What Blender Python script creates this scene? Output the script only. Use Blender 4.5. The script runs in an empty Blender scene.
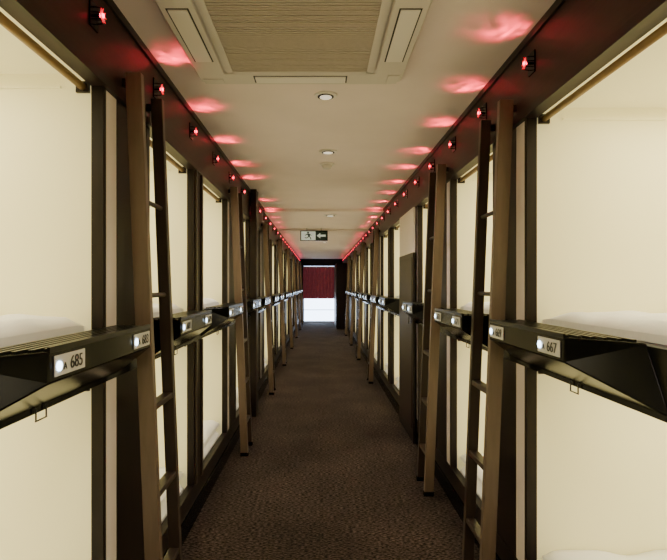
import bpy, bmesh, math, random
from mathutils import Vector, Matrix
random.seed(7)
SC = bpy.context.scene
COL = SC.collection
XL, XR, ZC = -0.73, 0.83, 2.35
YB, YE = -2.0, 19.0
CAMZ = 1.36

# ---------------------------------------------------------------- materials
def mat(name, col, rough=0.6, metal=0.0, emis=None, estr=0.0, noise=0.0, nscale=20.0, bump=0.0, bscale=80.0, stretch=(1,1,1), spec=0.5):
    m = bpy.data.materials.new(name); m.use_nodes = True
    nt = m.node_tree; b = nt.nodes['Principled BSDF']
    b.inputs['Base Color'].default_value = (*col, 1)
    b.inputs['Roughness'].default_value = rough
    b.inputs['Metallic'].default_value = metal
    b.inputs['Specular IOR Level'].default_value = spec
    if emis:
        b.inputs['Emission Color'].default_value = (*emis, 1)
        b.inputs['Emission Strength'].default_value = estr
    tc = nt.nodes.new('ShaderNodeTexCoord'); mp = nt.nodes.new('ShaderNodeMapping')
    mp.inputs['Scale'].default_value = stretch
    nt.links.new(tc.outputs['Object'], mp.inputs['Vector'])
    if noise > 0:
        n = nt.nodes.new('ShaderNodeTexNoise'); n.inputs['Scale'].default_value = nscale; n.inputs['Detail'].default_value = 4
        nt.links.new(mp.outputs[0], n.inputs['Vector'])
        r = nt.nodes.new('ShaderNodeValToRGB')
        r.color_ramp.elements[0].position = 0.3; r.color_ramp.elements[1].position = 0.7
        r.color_ramp.elements[0].color = (*[max(0, c*(1-noise)) for c in col], 1)
        r.color_ramp.elements[1].color = (*[min(1, c*(1+noise)) for c in col], 1)
        nt.links.new(n.outputs['Fac'], r.inputs['Fac']); nt.links.new(r.outputs['Color'], b.inputs['Base Color'])
    if bump > 0:
        n2 = nt.nodes.new('ShaderNodeTexNoise'); n2.inputs['Scale'].default_value = bscale
        nt.links.new(mp.outputs[0], n2.inputs['Vector'])
        bp = nt.nodes.new('ShaderNodeBump'); bp.inputs['Strength'].default_value = bump; bp.inputs['Distance'].default_value = 0.01
        nt.links.new(n2.outputs['Fac'], bp.inputs['Height']); nt.links.new(bp.outputs['Normal'], b.inputs['Normal'])
    return m

M = {}
M['dark'] = mat('dark_brown_laminate', (0.012, 0.0075, 0.0065), 0.4, noise=0.25, nscale=8, stretch=(6,1,1), spec=.2)
M['fascia'] = mat('fascia_wood', (0.017, 0.0085, 0.0078), 0.45, noise=0.35, nscale=10, stretch=(1,0.6,8), spec=.25)
M['black'] = mat('black_plastic', (0.0016, 0.0016, 0.0018), 0.2, spec=.09)
M['ridge'] = mat('shelf_ridge_plastic', (0.008, 0.008, 0.0065), 0.3, spec=.2)
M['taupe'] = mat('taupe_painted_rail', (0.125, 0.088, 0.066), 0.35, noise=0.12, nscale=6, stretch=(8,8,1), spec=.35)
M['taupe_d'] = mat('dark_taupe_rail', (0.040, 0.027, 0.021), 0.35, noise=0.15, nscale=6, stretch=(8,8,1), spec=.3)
M['rung'] = mat('rung_metal', (0.03, 0.022, 0.018), 0.4, 0.3)
M['panel'] = mat('pale_divider_panel', (0.74, 0.65, 0.63), 0.5, noise=0.04, nscale=3)
M['pod'] = mat('glowing_cream_shell', (0.86, 0.81, 0.53), 0.5, emis=(1.0, 0.89, 0.52), estr=0.22, noise=0.015, nscale=2, spec=.3)  # even emission in the shell material adds to the lit interior look
M['sheet'] = mat('white_bed_linen', (0.92, 0.93, 0.95), 0.9, bump=0.6, bscale=14, noise=0.02, nscale=6)
M['gold'] = mat('blind_tube_tan', (0.22, 0.13, 0.045), 0.45, noise=0.1, nscale=30)
M['ceil'] = mat('ceiling_paint', (0.85, 0.735, 0.70), 0.8, noise=0.03, nscale=3, bump=0.05, bscale=300)
M['acw'] = mat('air_conditioner_plastic', (0.68, 0.63, 0.57), 0.5)
M['acs'] = mat('air_conditioner_flap', (0.82, 0.77, 0.71), 0.45)
M['acg'] = mat('air_conditioner_louvre', (0.50, 0.44, 0.36), 0.7, noise=0.05, nscale=60)
M['acf'] = mat('air_conditioner_filter', (0.14, 0.12, 0.095), 0.8, noise=0.1, nscale=200)
M['slot'] = mat('slot_shadow_plastic', (0.03, 0.027, 0.024), 0.7)
M['label'] = mat('number_plate_white', (0.55, 0.55, 0.53), 0.4)
M['ink'] = mat('number_ink', (0.006, 0.006, 0.006), 0.5)
M['led'] = mat('led_white_blue', (0.8, 0.9, 1), 0.3, emis=(0.55, 0.76, 1.0), estr=9)
M['wire'] = mat('wire_handle_metal', (0.02, 0.02, 0.02), 0.3, 0.6)
M['red'] = mat('red_lamp_lens', (0.6, 0.01, 0.02), 0.2, emis=(1.0, 0.02, 0.07), estr=16)
M['redglass'] = mat('red_lamp_glass', (0.5, 0.01, 0.02), 0.15, emis=(1.0, 0.015, 0.04), estr=1.3)
M['curtain'] = mat('glowing_maroon_curtain', (0.30, 0.06, 0.075), 0.9, noise=0.2, nscale=10, emis=(0.6,0.12,0.15), estr=0.10)  # faint emission put into the cloth to brighten it
M['glass'] = mat('frosted_daylight_glass', (0.7, 0.8, 0.95), 0.3, emis=(0.62, 0.77, 1.0), estr=9.0)
M['steel'] = mat('steel_frame', (0.35, 0.35, 0.36), 0.35, 0.6)
M['white'] = mat('white_wall_paint', (0.74, 0.68, 0.65), 0.7, noise=0.02, nscale=3)
M['sgn'] = mat('exit_sign_white', (0.7, 0.76, 0.72), 0.4, emis=(0.8, 1, 0.9), estr=0.3)
M['sgg'] = mat('exit_sign_dark_green', (0.006, 0.03, 0.02), 0.4)
M['lamp'] = mat('downlight_lens', (0.8, 0.75, 0.65), 0.3, emis=(1, 0.85, 0.65), estr=0.8)

# carpet
def carpet():
    m = bpy.data.materials.new('woven_brown_carpet'); m.use_nodes = True
    nt = m.node_tree; b = nt.nodes['Principled BSDF']; b.inputs['Roughness'].default_value = 0.95
    b.inputs['Specular IOR Level'].default_value = .15
    L = nt.links.new
    tc = nt.nodes.new('ShaderNodeTexCoord')
    mp = nt.nodes.new('ShaderNodeMapping'); mp.inputs['Scale'].default_value = (50, 170, 1)
    L(tc.outputs['Object'], mp.inputs['Vector'])
    n = nt.nodes.new('ShaderNodeTexNoise'); n.inputs['Scale'].default_value = 1; n.inputs['Detail'].default_value = 3
    L(mp.outputs[0], n.inputs['Vector'])
    r = nt.nodes.new('ShaderNodeValToRGB')
    r.color_ramp.elements[0].position = 0.46; r.color_ramp.elements[0].color = (0.006, 0.0042, 0.0038, 1)
    r.color_ramp.elements[1].position = 0.58; r.color_ramp.elements[1].color = (0.092, 0.066, 0.054, 1)
    L(n.outputs['Fac'], r.inputs['Fac'])
    n2 = nt.nodes.new('ShaderNodeTexNoise'); n2.inputs['Scale'].default_value = 2.0; n2.inputs['Detail'].default_value = 3
    L(tc.outputs['Object'], n2.inputs['Vector'])
    mr = nt.nodes.new('ShaderNodeMapRange'); mr.inputs[1].default_value = .3; mr.inputs[2].default_value = .7; mr.inputs[3].default_value = .7; mr.inputs[4].default_value = 1.25
    L(n2.outputs['Fac'], mr.inputs[0])
    br = nt.nodes.new('ShaderNodeTexBrick'); br.offset = 0; br.inputs['Scale'].default_value = 1
    br.inputs['Color1'].default_value = (1,1,1,1); br.inputs['Color2'].default_value = (.85,.85,.85,1); br.inputs['Mortar'].default_value = (.6,.6,.6,1)
    br.inputs['Brick Width'].default_value = .5; br.inputs['Row Height'].default_value = .5; br.inputs['Mortar Size'].default_value = .002
    L(tc.outputs['Object'], br.inputs['Vector'])
    mx = nt.nodes.new('ShaderNodeVectorMath'); mx.operation = 'SCALE'
    L(r.outputs['Color'], mx.inputs[0]); L(mr.outputs[0], mx.inputs['Scale'])
    mx2 = nt.nodes.new('ShaderNodeVectorMath'); mx2.operation = 'MULTIPLY'
    L(mx.outputs[0], mx2.inputs[0]); L(br.outputs['Color'], mx2.inputs[1])
    L(mx2.outputs[0], b.inputs['Base Color'])
    bp = nt.nodes.new('ShaderNodeBump'); bp.inputs['Strength'].default_value = .6; bp.inputs['Distance'].default_value = .004
    L(n.outputs['Fac'], bp.inputs['Height']); L(bp.outputs['Normal'], b.inputs['Normal'])
    return m
M['carpet'] = carpet()

# ---------------------------------------------------------------- mesh builder
class MB:
    def __init__(s): s.bm = bmesh.new(); s.mats = []
    def mi(s, k):
        if k not in s.mats: s.mats.append(k)
        return s.mats.index(k)
    def face(s, pts, k):
        vs = [s.bm.verts.new(p) for p in pts]
        f = s.bm.faces.new(vs); f.material_index = s.mi(k); return f
    def hexa(s, p, k):
        v = [s.bm.verts.new(q) for q in p]; mi = s.mi(k)
        fs = []
        for idx in ((3,2,1,0),(4,5,6,7),(0,1,5,4),(1,2,6,5),(2,3,7,6),(3,0,4,7)):
            f = s.bm.faces.new([v[i] for i in idx]); f.material_index = mi; fs.append(f)
        bmesh.ops.recalc_face_normals(s.bm, faces=fs)
    def box(s, x0, x1, y0, y1, z0, z1, k):
        if x0 > x1: x0, x1 = x1, x0
        if y0 > y1: y0, y1 = y1, y0
        s.hexa([(x0,y0,z0),(x1,y0,z0),(x1,y1,z0),(x0,y1,z0),(x0,y0,z1),(x1,y0,z1),(x1,y1,z1),(x0,y1,z1)], k)
    def cyl(s, a, b, r, k, n=12, r2=None):
        a, b = Vector(a), Vector(b); d = b-a; L = d.length
        rot = d.to_track_quat('Z', 'Y').to_matrix().to_4x4()
        res = bmesh.ops.create_cone(s.bm, cap_ends=True, segments=n, radius1=r, radius2=r if r2 is None else r2, depth=L,
                                    matrix=Matrix.Translation((a+b)/2) @ rot)
        mi = s.mi(k)
        for f in {f for v in res['verts'] for f in v.link_faces}:
            f.material_index = mi; f.smooth = len(f.verts) == 4
    def ball(s, c, r, k, sub=2):
        res = bmesh.ops.create_icosphere(s.bm, subdivisions=sub, radius=r, matrix=Matrix.Translation(c))
        mi = s.mi(k)
        for f in {f for v in res['verts'] for f in v.link_faces}: f.material_index = mi
    def done(s, name, parent=None, bevel=0):
        me = bpy.data.meshes.new(name); s.bm.to_mesh(me); s.bm.free()
        for k in s.mats: me.materials.append(M[k])
        o = bpy.data.objects.new(name, me); COL.objects.link(o)
        if parent: o.parent = parent
        if bevel:
            bv = o.modifiers.new('bevel', 'BEVEL'); bv.width = bevel; bv.segments = 2; bv.limit_method = 'ANGLE'
        return o
def empty(name, loc=(0,0,0)):
    e = bpy.data.objects.new(name, None); e.empty_display_size = .1; COL.objects.link(e); return e

# ---------------------------------------------------------------- layout
left = [(-1.45,-.60),(-.15,.70),(.90,1.75),(2.23,3.01),(3.22,4.08)]
lad_left = [(-.45,-.19),(1.92,2.19),(4.14,4.42)]
shelf_l = {2:(1.15,1.84),3:(2.24,2.88),4:(3.42,4.06)}
s0 = 4.53
while s0 + 1.9 < 18.6:
    left += [(s0, s0+.82),(s0+1.02, s0+1.85)]
    lad_left.append((s0+1.92, s0+2.19)); s0 += 2.3
right = [(-1.10,-.25),(.20,1.02),(1.22,2.085),(2.50,3.30),(3.75,4.40)]
lad_right = [(-.15,.11),(2.20,2.47),(3.36,3.62)]
shelf_r = {2:(1.47,2.12),3:(2.53,3.13),4:(3.88,4.34),5:(5.51,6.05)}
s0 = 5.30
while s0 + 1.9 < 15.8:
    right += [(s0, s0+.80),(s0+1.0, s0+1.80)]
    lad_right.append((s0+1.87, s0+2.14)); s0 += 2.25
T = 0.04
Z_PL, Z_LT, Z_UB, Z_UT = 0.20, 1.03, 1.205, 2.03

# ---------------------------------------------------------------- room shell
b = MB(); b.box(XL-.3, XR+.3, YB, YE+1, -.05, 0, 'carpet'); b.done('floor')
b = MB(); b.box(XL-.1, XR+.1, YB, YE+.1, ZC, ZC+.05, 'ceil'); b.done('ceiling')
b = MB(); b.box(XL, XR, 6.75, YE, ZC-.035, ZC+.0, 'ceil')
b.box(XL, XR, 8.9, 9.0, ZC-.06, ZC-.03, 'ceil'); b.done('trim_ceiling_soffit')
b = MB(); b.box(XL-.1, XR+.1, YB-.1, YB, 0, ZC, 'white'); b.done('wall_back')

def facade(side, xw, s, ops, y_end):
    b = MB()
    x0, x1 = xw, xw + s*T
    b.box(x0, x1, YB, y_end, 0, Z_PL, 'dark')
    b.box(x0, x1, YB, y_end, Z_LT, Z_UB, 'black')
    prev = YB
    gaps = []
    for (a, c) in ops:
        gaps.append((prev, a)); prev = c
    gaps.append((prev, y_end))
    for (a, c) in gaps:
        for (z0, z1) in ((Z_PL, Z_LT), (Z_UB, Z_UT)):
            w = c-a
            if w < .3:
                b.box(x0, x1, a, c, z0, z1, 'dark')
                b.box(x0-s*.012, x0, a+.02, a+.05, z0, z1, 'taupe_d')
                b.box(x0-s*.012, x0, c-.05, c-.02, z0, z1, 'taupe_d')
            else:
                b.box(x0, x1, a, a+.025, z0, z1, 'dark')
                b.box(x0, x1, c-.04, c, z0, z1, 'dark')
                b.box(x0+s*.006, x1, a+.025, a+.13, z0, z1, 'panel')
                b.box(x0+s*.004, x1, a+.13, c-.04, z0, z1, 'dark')
    b.done('wall_'+side)
    f = MB()
    f.box(xw-s*.0, xw+s*T, YB, YE, Z_UT, ZC, 'fascia')
    f.box(xw-s*.014, xw, YB, YE, Z_UT, Z_UT+.03, 'dark')
    f.box(xw-s*.010, xw, YB, YE, ZC-.03, ZC, 'dark')
    f.done('trim_fascia_'+side)
facade('left', XL, -1, left, YE)
facade('right', XR, 1, right, YE)

for side, xw, s in (('left', XL, -1), ('right', XR, 1)):
    b = MB(); b.box(xw-s*.012, xw, YB, YE, 0, .10, 'black'); b.done('baseboard_'+side)

b = MB()
b.box(XR-.032, XR-.013, 4.46, 5.24, 0, 1.64, 'dark')
b.box(XR-.028, XR-.013, 4.46, 5.24, 1.64, 2.03, 'white')
b.box(XR-.037, XR-.032, 4.50, 5.20, .12, 1.60, 'fascia')
b.cyl((XR-.055, 4.56, 1.02), (XR-.055, 4.56, 1.16), .007, 'steel')
b.cyl((XR-.055, 4.56, 1.03), (XR-.036, 4.56, 1.03), .005, 'steel'); b.cyl((XR-.055, 4.56, 1.15), (XR-.036, 4.56, 1.15), .005, 'steel')
b.done('door_1')
b = MB(); b.box(XL+.013, XL+.07, 5.36, 5.56, 0, ZC-.001, 'dark'); b.box(XL+.013, XL+.075, 5.37, 5.39, 0, ZC-.001, 'taupe_d'); b.done('pillar')

# ---------------------------------------------------------------- capsule beds
def pod_shell_mesh(xw, s, y0, y1, z0, z1, parent):
    b = MB(); xa = xw+s*T; xb = xw+s*2.05
    P = lambda x,y,z: (x,y,z)
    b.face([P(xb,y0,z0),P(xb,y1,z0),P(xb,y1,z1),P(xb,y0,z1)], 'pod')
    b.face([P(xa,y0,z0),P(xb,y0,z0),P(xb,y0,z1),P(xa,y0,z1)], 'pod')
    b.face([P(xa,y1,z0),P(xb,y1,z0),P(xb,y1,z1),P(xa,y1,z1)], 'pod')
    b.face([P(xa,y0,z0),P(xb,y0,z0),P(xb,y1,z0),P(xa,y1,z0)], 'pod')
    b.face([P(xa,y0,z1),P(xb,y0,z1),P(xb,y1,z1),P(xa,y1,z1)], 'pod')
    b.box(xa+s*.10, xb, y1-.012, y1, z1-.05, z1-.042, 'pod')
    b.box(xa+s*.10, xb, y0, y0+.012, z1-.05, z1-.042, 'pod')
    return b.done('shell', parent)

def soft_slab(name, xa, xb, ya, yb, z0, zt, parent, amp, nx=34, ny=16):
    bm = bmesh.new(); g = []
    ph = random.random()*9
    for i in range(nx+1):
        row = []
        for j in range(ny+1):
            u, v = i/nx, j/ny
            e = min(u, 1-u)*nx/1.5; e2 = min(v, 1-v)*ny/1.5
            edge = (1 - .55*max(0, 1-e)**2) * (1 - .30*max(0, 1-e2)**2)
            z = z0 + (zt-z0)*edge
            if 0 < i < nx: z += amp*(math.sin(u*23+ph+v*4)*math.sin(v*9+ph*2) + .6*math.sin(u*9+v*17+ph) + .35*math.sin(u*41-v*23+ph))
            row.append(bm.verts.new((xa+(xb-xa)*u, ya+(yb-ya)*v, z)))
        g.append(row)
    for i in range(nx):
        for j in range(ny):
            f = bm.faces.new([g[i][j], g[i+1][j], g[i+1][j+1], g[i][j+1]]); f.smooth = True
    def skirt(line):
        low = [bm.verts.new((v.co.x, v.co.y, z0)) for v in line]
        for a in range(len(line)-1):
            bm.faces.new([line[a], line[a+1], low[a+1], low[a]])
    skirt(g[0]); skirt(g[-1]); skirt([r[0] for r in g]); skirt([r[-1] for r in g])
    bmesh.ops.recalc_face_normals(bm, faces=bm.faces)
    me = bpy.data.meshes.new(name); bm.to_mesh(me); bm.free(); me.materials.append(M['sheet'])
    o = bpy.data.objects.new(name, me); COL.objects.link(o); o.parent = parent

def pillow(xc, yc, z, parent):
    bm = bmesh.new()
    bmesh.ops.create_uvsphere(bm, u_segments=20, v_segments=12, radius=1)
    for v in bm.verts:
        x, y, zz = v.co
        sx = math.copysign(abs(x)**.55, x)*.17; sy = math.copysign(abs(y)**.55, y)*.27
        v.co = (xc+sx, yc+sy, z + .05 + zz*.055)
    for f in bm.faces: f.smooth = True
    me = bpy.data.meshes.new('pillow'); bm.to_mesh(me); bm.free(); me.materials.append(M['sheet'])
    o = bpy.data.objects.new('pillow', me); COL.objects.link(o); o.parent = parent

def bed(xw, s, y0, y1, upper):
    e = empty('capsule_bed')
    if upper: z0, z1, zm = 1.08, 2.07, 1.235
    else: z0, z1, zm = 0.12, 1.045, 0.29
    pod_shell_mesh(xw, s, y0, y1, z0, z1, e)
    soft_slab('mattress', xw+s*(T+.01), xw+s*2.03, y0+.004, y1-.004, z0+.01, zm, e, .003)
    soft_slab('duvet', xw+s*(T+.02), xw+s*1.35, y0+.006, y1-.004, zm-.03, zm+.022, e, .009)
    pillow(xw+s*1.8, (y0+y1)/2, zm-.02, e)
    zt = Z_UT if upper else Z_LT
    b = MB()
    xt = xw+s*(T+.025)
    b.cyl((xt, y0+.01, zt-.006), (xt, y1-.01, zt-.006), .013, 'gold', 14)
    b.box(xt-.022, xt+.022, y0+.001, y0+.012, zt-.025, zt+.012, 'dark')
    b.box(xt-.022, xt+.022, y1-.012, y1-.001, zt-.025, zt+.012, 'dark')
    b.done('roller_blind', e)
    if not upper:
        b = MB(); yc = y1-.40; xx = xw-s*.006; r = .0022
        b.cyl((xx, yc-.025, Z_LT+.015), (xx, yc-.025, Z_LT-.018), r, 'wire', 6)
        b.cyl((xx, yc+.025, Z_LT+.015), (xx, yc+.025, Z_LT-.018), r, 'wire', 6)
        b.cyl((xx, yc-.027, Z_LT-.018), (xx, yc+.027, Z_LT-.018), r, 'wire', 6)
        b.done('pull_handle', e)
    ld = bpy.data.lights.new('capsule_lamp', 'AREA'); ld.shape = 'RECTANGLE'; ld.size = .9; ld.size_y = .45
    ld.energy = 11.5 if upper else 7.3; ld.color = (1, .88, .61)
    lo = bpy.data.objects.new('capsule_lamp', ld); COL.objects.link(lo); lo.parent = e
    lo.location = (xw+s*.75, (y0+y1)/2, z1-.01)
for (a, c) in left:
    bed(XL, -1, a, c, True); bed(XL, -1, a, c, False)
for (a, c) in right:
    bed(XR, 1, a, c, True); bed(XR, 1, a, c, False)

# ---------------------------------------------------------------- shelves with numbers
def text(body, size, loc, s, parent, k='ink'):
    cu = bpy.data.curves.new('number', 'FONT'); cu.body = body; cu.size = size; cu.extrude = .0006
    cu.align_x = 'CENTER'; cu.align_y = 'CENTER'; cu.materials.append(M[k])
    o = bpy.data.objects.new('number', cu); COL.objects.link(o); o.parent = parent
    o.location = loc; o.rotation_euler = (math.pi/2, 0, math.pi/2 if s < 0 else -math.pi/2)
def shelf(xw, s, y0, y1, nums, ch):
    e = empty('bunk_ledge_shelf')
    xf = xw - s*.13 if s < 0 else xw-.14
    zt, zf, zb = 1.212, 1.140, 1.045
    c1, c2 = ch
    b = MB()
    A=(xw,y0-c1,zt); B=(xf,y0,zt); C=(xf,y1,zt); D=(xw,y1+.04,zt)
    B2=(xf,y0,zf); C2=(xf,y1,zf); A2=(xw,y0-c2,zb); D2=(xw,y1+.05,zb)
    bmv = [b.bm.verts.new(p) for p in (A,B,C,D,A2,B2,C2,D2)]
    mi = b.mi('black'); fs=[]
    for idx in ((0,1,2,3),(1,5,6,2),(4,7,6,5),(0,4,5,1),(2,6,7,3),(0,3,7,4)):
        f = b.bm.faces.new([bmv[i] for i in idx]); f.material_index = mi; fs.append(f)
    bmesh.ops.recalc_face_normals(b.bm, faces=fs)
    b.done('body', e, .004)
    b = MB()
    n = 6
    for i in range(n):
        t = (i+.5)/n
        x = xw + (xf-xw)*t
        ya = (y0-c1) + c1*t + .02; yb = (y1+.04) - .04*t - .015
        b.box(x-.005, x+.005, ya, yb, zt-.002, zt+.006, 'ridge')
    b.box(xf-s*.001, xf+s*.006, y0+.004, y1-.004, zt-.004, zt+.010, 'ridge')
    b.done('ribs', e)
    xo = xf - s*.001
    d = 1 if s < 0 else -1
    cs = [y0+.095, y1-.095]
    for c, num in zip(cs, nums):
        b = MB()
        b.box(xo, xo-s*.003, c-.075, c+.075, 1.152, 1.200, 'label')
        b.done('number_plate', e, .001)
        b = MB()
        yl = c - d*.058
        b.cyl((xo-s*.003, yl, 1.175), (xo-s*.006, yl, 1.175), .0115, 'led', 16)
        b.done('led_lamp', e)
        text('A', .024, (xo-s*.0045, c-d*.030, 1.171), s, e)
        text(num, .044, (xo-s*.0045, c+d*.027, 1.1745), s, e)
def shelf_rng(i, a, c, dct):
    if i in dct: return dct[i]
    m = (a+c)/2; return (m-.29, m+.35)
def chamf(i):
    if i == 3: return (.020, .030)
    return (.15, .24) if i in (2, 4) else (.10, .14)
n = 693
for i, (a, c) in enumerate(left):
    y0, y1 = shelf_rng(i, a, c, shelf_l); shelf(XL, -1, y0, y1, (str(n), str(n-2)), chamf(i)); n -= 4
n = 659
for i, (a, c) in enumerate(right):
    y0, y1 = shelf_rng(i, a, c, shelf_r); shelf(XR, 1, y0, y1, (str(n), str(n+2)), chamf(i)); n += 4

# ---------------------------------------------------------------- ladders
def ladder(xw, s, ya, yb):
    b = MB()
    zt = 2.14
    def xc(z): return xw - s*(.045 + .085*(1 - z/zt))
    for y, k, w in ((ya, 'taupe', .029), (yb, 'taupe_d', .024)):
        t = .017
        x0, x1 = xc(0), xc(zt)
        b.hexa([(x0-w,y-t,0),(x0+w,y-t,0),(x0+w,y+t,0),(x0-w,y+t,0),(x1-w,y-t,zt),(x1+w,y-t,zt),(x1+w,y+t,zt),(x1-w,y+t,zt)], k)
        b.box(x0-w-.003, x0+w+.003, y-t-.003, y+t+.003, 0, .03, 'black')
        b.box(xc(zt)+s*.02, xw-s*.001, y-.012, y+.012, zt-.05, zt-.02, 'wire')
    for z in (.25, .57, .90, 1.32, 1.68):
        x = xc(z)
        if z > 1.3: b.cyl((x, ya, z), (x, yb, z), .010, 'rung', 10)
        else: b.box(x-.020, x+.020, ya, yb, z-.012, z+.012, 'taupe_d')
    b.done('bunk_ladder', None, .003)
for (a, c) in lad_left: ladder(XL, -1, a, c)
for (a, c) in lad_right: ladder(XR, 1, a, c)

# ---------------------------------------------------------------- red lamps
def glow_nodes(ld, seed):
    ld.use_nodes = True; nt = ld.node_tree
    em = nt.nodes['Emission']
    tc = nt.nodes.new('ShaderNodeTexCoord'); mp = nt.nodes.new('ShaderNodeMapping')
    mp.inputs['Scale'].default_value = (2.2, 5.0, 2.2); mp.inputs['Location'].default_value = (seed, seed*.7, 0)
    n = nt.nodes.new('ShaderNodeTexNoise'); n.inputs['Scale'].default_value = 1.2; n.inputs['Detail'].default_value = 2
    r = nt.nodes.new('ShaderNodeMapRange'); r.inputs[1].default_value = .38; r.inputs[2].default_value = .68; r.inputs[3].default_value = .12; r.inputs[4].default_value = 2.0
    nt.links.new(tc.outputs['Normal'], mp.inputs['Vector']); nt.links.new(mp.outputs[0], n.inputs['Vector'])
    nt.links.new(n.outputs['Fac'], r.inputs[0]); nt.links.new(r.outputs[0], em.inputs['Strength'])
def lamps(xw, s, start, pitch, end):
    b = MB(); e = empty('red_string_lamps')
    y = start; z = 2.225
    while y < end:
        b.box(xw-s*.006, xw+s*.001, y-.030, y+.030, z-.042, z+.042, 'black')
        xc = xw - s*.030
        b.ball((xc, y, z), .009, 'red', 1)
        b.cyl((xw-s*.004, y, z), (xc, y, z), .005, 'black', 8)
        for k in range(8):
            a = k*math.pi/4
            p = (xc - s*.004, y+math.cos(a)*.024, z+math.sin(a)*.024)
            b.cyl((xc, y+math.cos(a)*.007, z+math.sin(a)*.007), p, .0035, 'redglass', 6, .001)
            b.cyl(p, (xw-s*.004, y+math.cos(a)*.028, z+math.sin(a)*.028), .0015, 'black', 5)
        ld = bpy.data.lights.new('red_lamp_glow', 'SPOT'); ld.energy = 4.2; ld.color = (1, .025, .07)
        ld.spot_size = math.radians(92); ld.spot_blend = 1.0; ld.shadow_soft_size = .012
        glow_nodes(ld, y*3.7+s)
        lo = bpy.data.objects.new('red_lamp_glow', ld); COL.objects.link(lo); lo.parent = e
        lo.location = (xw - s*.045, y, z+.008)
        dirv = Vector((-s*(.30+.25*random.random()), (random.random()-.5)*.8, 1))
        lo.rotation_euler = dirv.to_track_quat('-Z', 'Y').to_euler()
        y += pitch
    b.done('lamp_fixtures', e)
lamps(XL, -1, 1.67-.63*3, .63, 18.5)
lamps(XR, 1, 2.03-.585*4, .585, 18.5)

# ---------------------------------------------------------------- air conditioner
def ac():
    b = MB(); cx, cy, h = -.09, 2.01, .475; z1 = ZC-.0; z0 = ZC-.035
    def octo(hh, c, z): return [(cx-hh+c,cy-hh,z),(cx+hh-c,cy-hh,z),(cx+hh,cy-hh+c,z),(cx+hh,cy+hh-c,z),(cx+hh-c,cy+hh,z),(cx-hh+c,cy+hh,z),(cx-hh,cy+hh-c,z),(cx-hh,cy-hh+c,z)]
    rings = [octo(h, .035, z1), octo(h, .035, ZC-.018), octo(h-.012, .035, z0), octo(.345, .005, z0), octo(.340, .005, z0+.010), octo(.330,.005,z0+.010), octo(.327,.005,z0-.004)]
    V = [[b.bm.verts.new(p) for p in r] for r in rings]; mi = b.mi('acw')
    fs = []
    for r in range(len(V)-1):
        for i in range(8):
            f = b.bm.faces.new([V[r][i], V[r][(i+1)%8], V[r+1][(i+1)%8], V[r+1][i]]); f.material_index = mi; fs.append(f)
    f = b.bm.faces.new(V[-1]); f.material_index = mi; fs.append(f)
    bmesh.ops.recalc_face_normals(b.bm, faces=fs)
    b.box(cx-.300, cx+.300, cy-.300, cy+.300, z0-.005, z0-.003, 'acf')
    for i in range(36):
        y = cy-.290 + i*(.580/35)
        b.box(cx-.300, cx+.300, y-.0050, y+.0050, z0-.008, z0-.005, 'acg')
    for x in (-.305, .305): b.box(cx+x-.008, cx+x+.008, cy-.313, cy+.313, z0-.011, z0-.003, 'acw')
    for y in (-.305, .305): b.box(cx-.313, cx+.313, cy+y-.008, cy+y+.008, z0-.011, z0-.003, 'acw')
    for k in range(4):
        a = k*math.pi/2
        def R(u, v): return (cx+u*math.cos(a)-v*math.sin(a), cy+u*math.sin(a)+v*math.cos(a))
        for (u0,u1,v0,v1,za,zb,kk) in ((-.215,.215,.365,.445,z0-.001,z0+.001,'slot'), (-.208,.208,.371,.439,z0-.004,z0-.0005,'acs')):
            p = [R(u0,v0),R(u1,v0),R(u1,v1),R(u0,v1)]
            b.hexa([(*q,za) for q in p]+[(*q,zb) for q in p], kk)
        p = [R(-.45,.40),R(-.36,.40),R(-.36,.45),R(-.45,.45)]
        b.hexa([(*q,z0-.003) for q in p]+[(*q,z0+.001) for q in p], 'acw')
    b.done('ceiling_air_conditioner')
ac()

def downlight(x, y, z, r, name='ceiling_downlight'):
    b = MB()
    b.cyl((x,y,z), (x,y,z-.008), r, 'acs', 28, r*.93)
    b.cyl((x,y,z-.008), (x,y,z-.011), r*.70, 'slot', 24)
    b.cyl((x,y,z-.010), (x,y,z-.014), r*.52, 'lamp', 24)
    b.done(name)
downlight(.03, 2.71, ZC, .060); downlight(.06, 3.85, ZC, .068); downlight(.14, 7.1, ZC-.035, .09); downlight(.1, 11.5, ZC-.035, .07)
b = MB(); b.cyl((.057,4.25,ZC),(.057,4.25,ZC-.012),.06,'acs',24); b.cyl((.057,4.25,ZC-.012),(.057,4.25,ZC-.04),.045,'acw',24,.03); b.done('smoke_detector')

for y in (0.2, 3.85, 7.1, 11.5, 15.0):  # fill spots added for corridor ambient light; first and last have no fixture
    ld = bpy.data.lights.new('corridor_fill_spot', 'SPOT'); ld.energy = 48; ld.color = (1,.83,.75); ld.spot_size = math.radians(155); ld.spot_blend = 1; ld.shadow_soft_size = .05
    o = bpy.data.objects.new('corridor_fill_spot', ld); COL.objects.link(o); o.location = (.06, y, ZC-.06)

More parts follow.
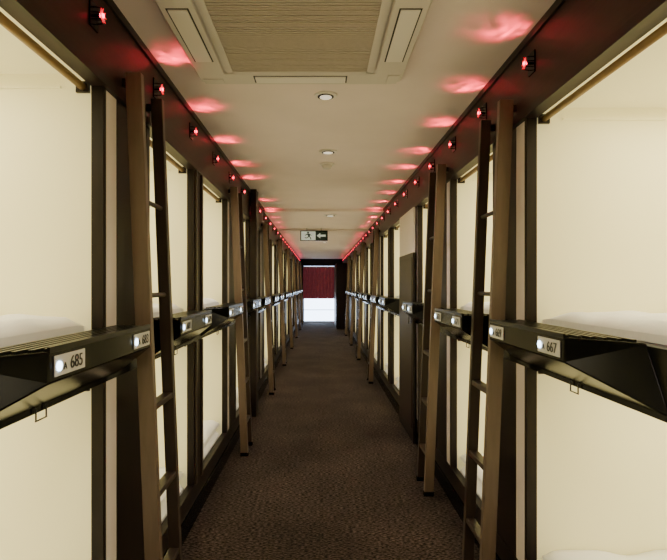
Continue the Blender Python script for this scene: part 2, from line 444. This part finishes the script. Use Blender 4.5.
# exit sign
e = empty('exit_sign')
b = MB(); yS = 8.7
b.box(-.33, .13, yS, yS+.03, 2.10, 2.27, 'black')
b.box(-.315, -.075, yS-.004, yS, 2.112, 2.258, 'sgn')
b.box(-.075, .115, yS-.004, yS, 2.112, 2.258, 'sgg')
b.cyl((-.22,yS+.015,2.27),(-.22,yS+.015,ZC-.035),.006,'steel'); b.cyl((.02,yS+.015,2.27),(.02,yS+.015,ZC-.035),.006,'steel')
b.done('sign_box', e)
b = MB(); yy = yS-.006
def poly(pts, k): b.face([(x, yy, (z-2.18)*.85+2.185) for x, z in pts], k)
poly([(-.055,2.18),(.005,2.235),(.005,2.20),(.095,2.20),(.095,2.16),(.005,2.16),(.005,2.125)], 'sgn')
poly([(-.20+.02*math.cos(t*math.pi/6), 2.24+.017*math.sin(t*math.pi/6)) for t in range(12)], 'sgg')
poly([(-.215,2.22),(-.175,2.22),(-.165,2.165),(-.195,2.16)], 'sgg')
poly([(-.215,2.22),(-.255,2.19),(-.25,2.18),(-.21,2.20)], 'sgg')
poly([(-.175,2.215),(-.14,2.19),(-.145,2.18),(-.17,2.195)], 'sgg')
poly([(-.195,2.165),(-.225,2.14),(-.255,2.15),(-.255,2.135),(-.22,2.125),(-.18,2.16)], 'sgg')
poly([(-.18,2.165),(-.15,2.145),(-.145,2.105),(-.16,2.105),(-.165,2.138),(-.19,2.155)], 'sgg')
b.done('pictogram', e)

# ---------------------------------------------------------------- corridor end
b = MB()
b.box(XL-.1, XR+.1, YE, YE+.1, 2.05, ZC, 'dark'); b.box(XL-.1, -.62, YE, YE+.1, 0, 2.05, 'dark'); b.box(.60, XR+.1, YE, YE+.1, 0, 2.05, 'dark')
b.done('wall_end')
e = empty('window_1')
b = MB()
b.box(-.62, .60, YE+.08, YE+.09, .03, 2.05, 'glass')
for x in (-.60, .58): b.box(x-.02, x+.02, YE+.03, YE+.08, 0, 2.05, 'steel')
for z in (.03, .45, 2.03): b.box(-.62, .60, YE+.03, YE+.08, z-.012, z+.012, 'steel')
b.done('glazing', e)
bm = bmesh.new(); N = 160; rows = []
for z in (.86, 1.4, 2.0):
    rows.append([bm.verts.new((-.61+1.2*i/N, YE-.06+.05*math.sin(i*.39)+.01*math.sin(i*.9), z)) for i in range(N+1)])
for r in range(2):
    for i in range(N):
        f = bm.faces.new([rows[r][i], rows[r][i+1], rows[r+1][i+1], rows[r+1][i]]); f.smooth = True
me = bpy.data.meshes.new('curtain'); bm.to_mesh(me); bm.free(); me.materials.append(M['curtain'])
o = bpy.data.objects.new('curtain', me); COL.objects.link(o)
b = MB(); b.cyl((-.62, YE-.05, 2.01), (.6, YE-.05, 2.01), .012, 'steel'); b.done('curtain_rod')
b = MB(); b.box(.50, XR-.013, 15.9, 18.2, 0, 2.03, 'dark'); b.box(.492, .50, 15.95, 17.02, .06, 1.98, 'fascia'); b.box(.492, .50, 17.06, 18.15, .06, 1.98, 'fascia')
b.cyl((.482,16.95,.95),(.482,16.95,1.15),.008,'steel'); b.done('tall_cabinet')

# ---------------------------------------------------------------- world, camera
w = bpy.data.worlds.new('world'); w.use_nodes = True
w.node_tree.nodes['Background'].inputs[0].default_value = (.02,.018,.016,1)
SC.world = w
cd = bpy.data.cameras.new('camera'); cam = bpy.data.objects.new('camera', cd); COL.objects.link(cam)
cam.location = (0, 0, CAMZ); cam.rotation_euler = (math.pi/2, 0, 0)
cd.sensor_width = 36; cd.lens = 520/667*36
cd.shift_x = 13.5/667; cd.shift_y = 5/667; cd.clip_start = .02
SC.camera = cam
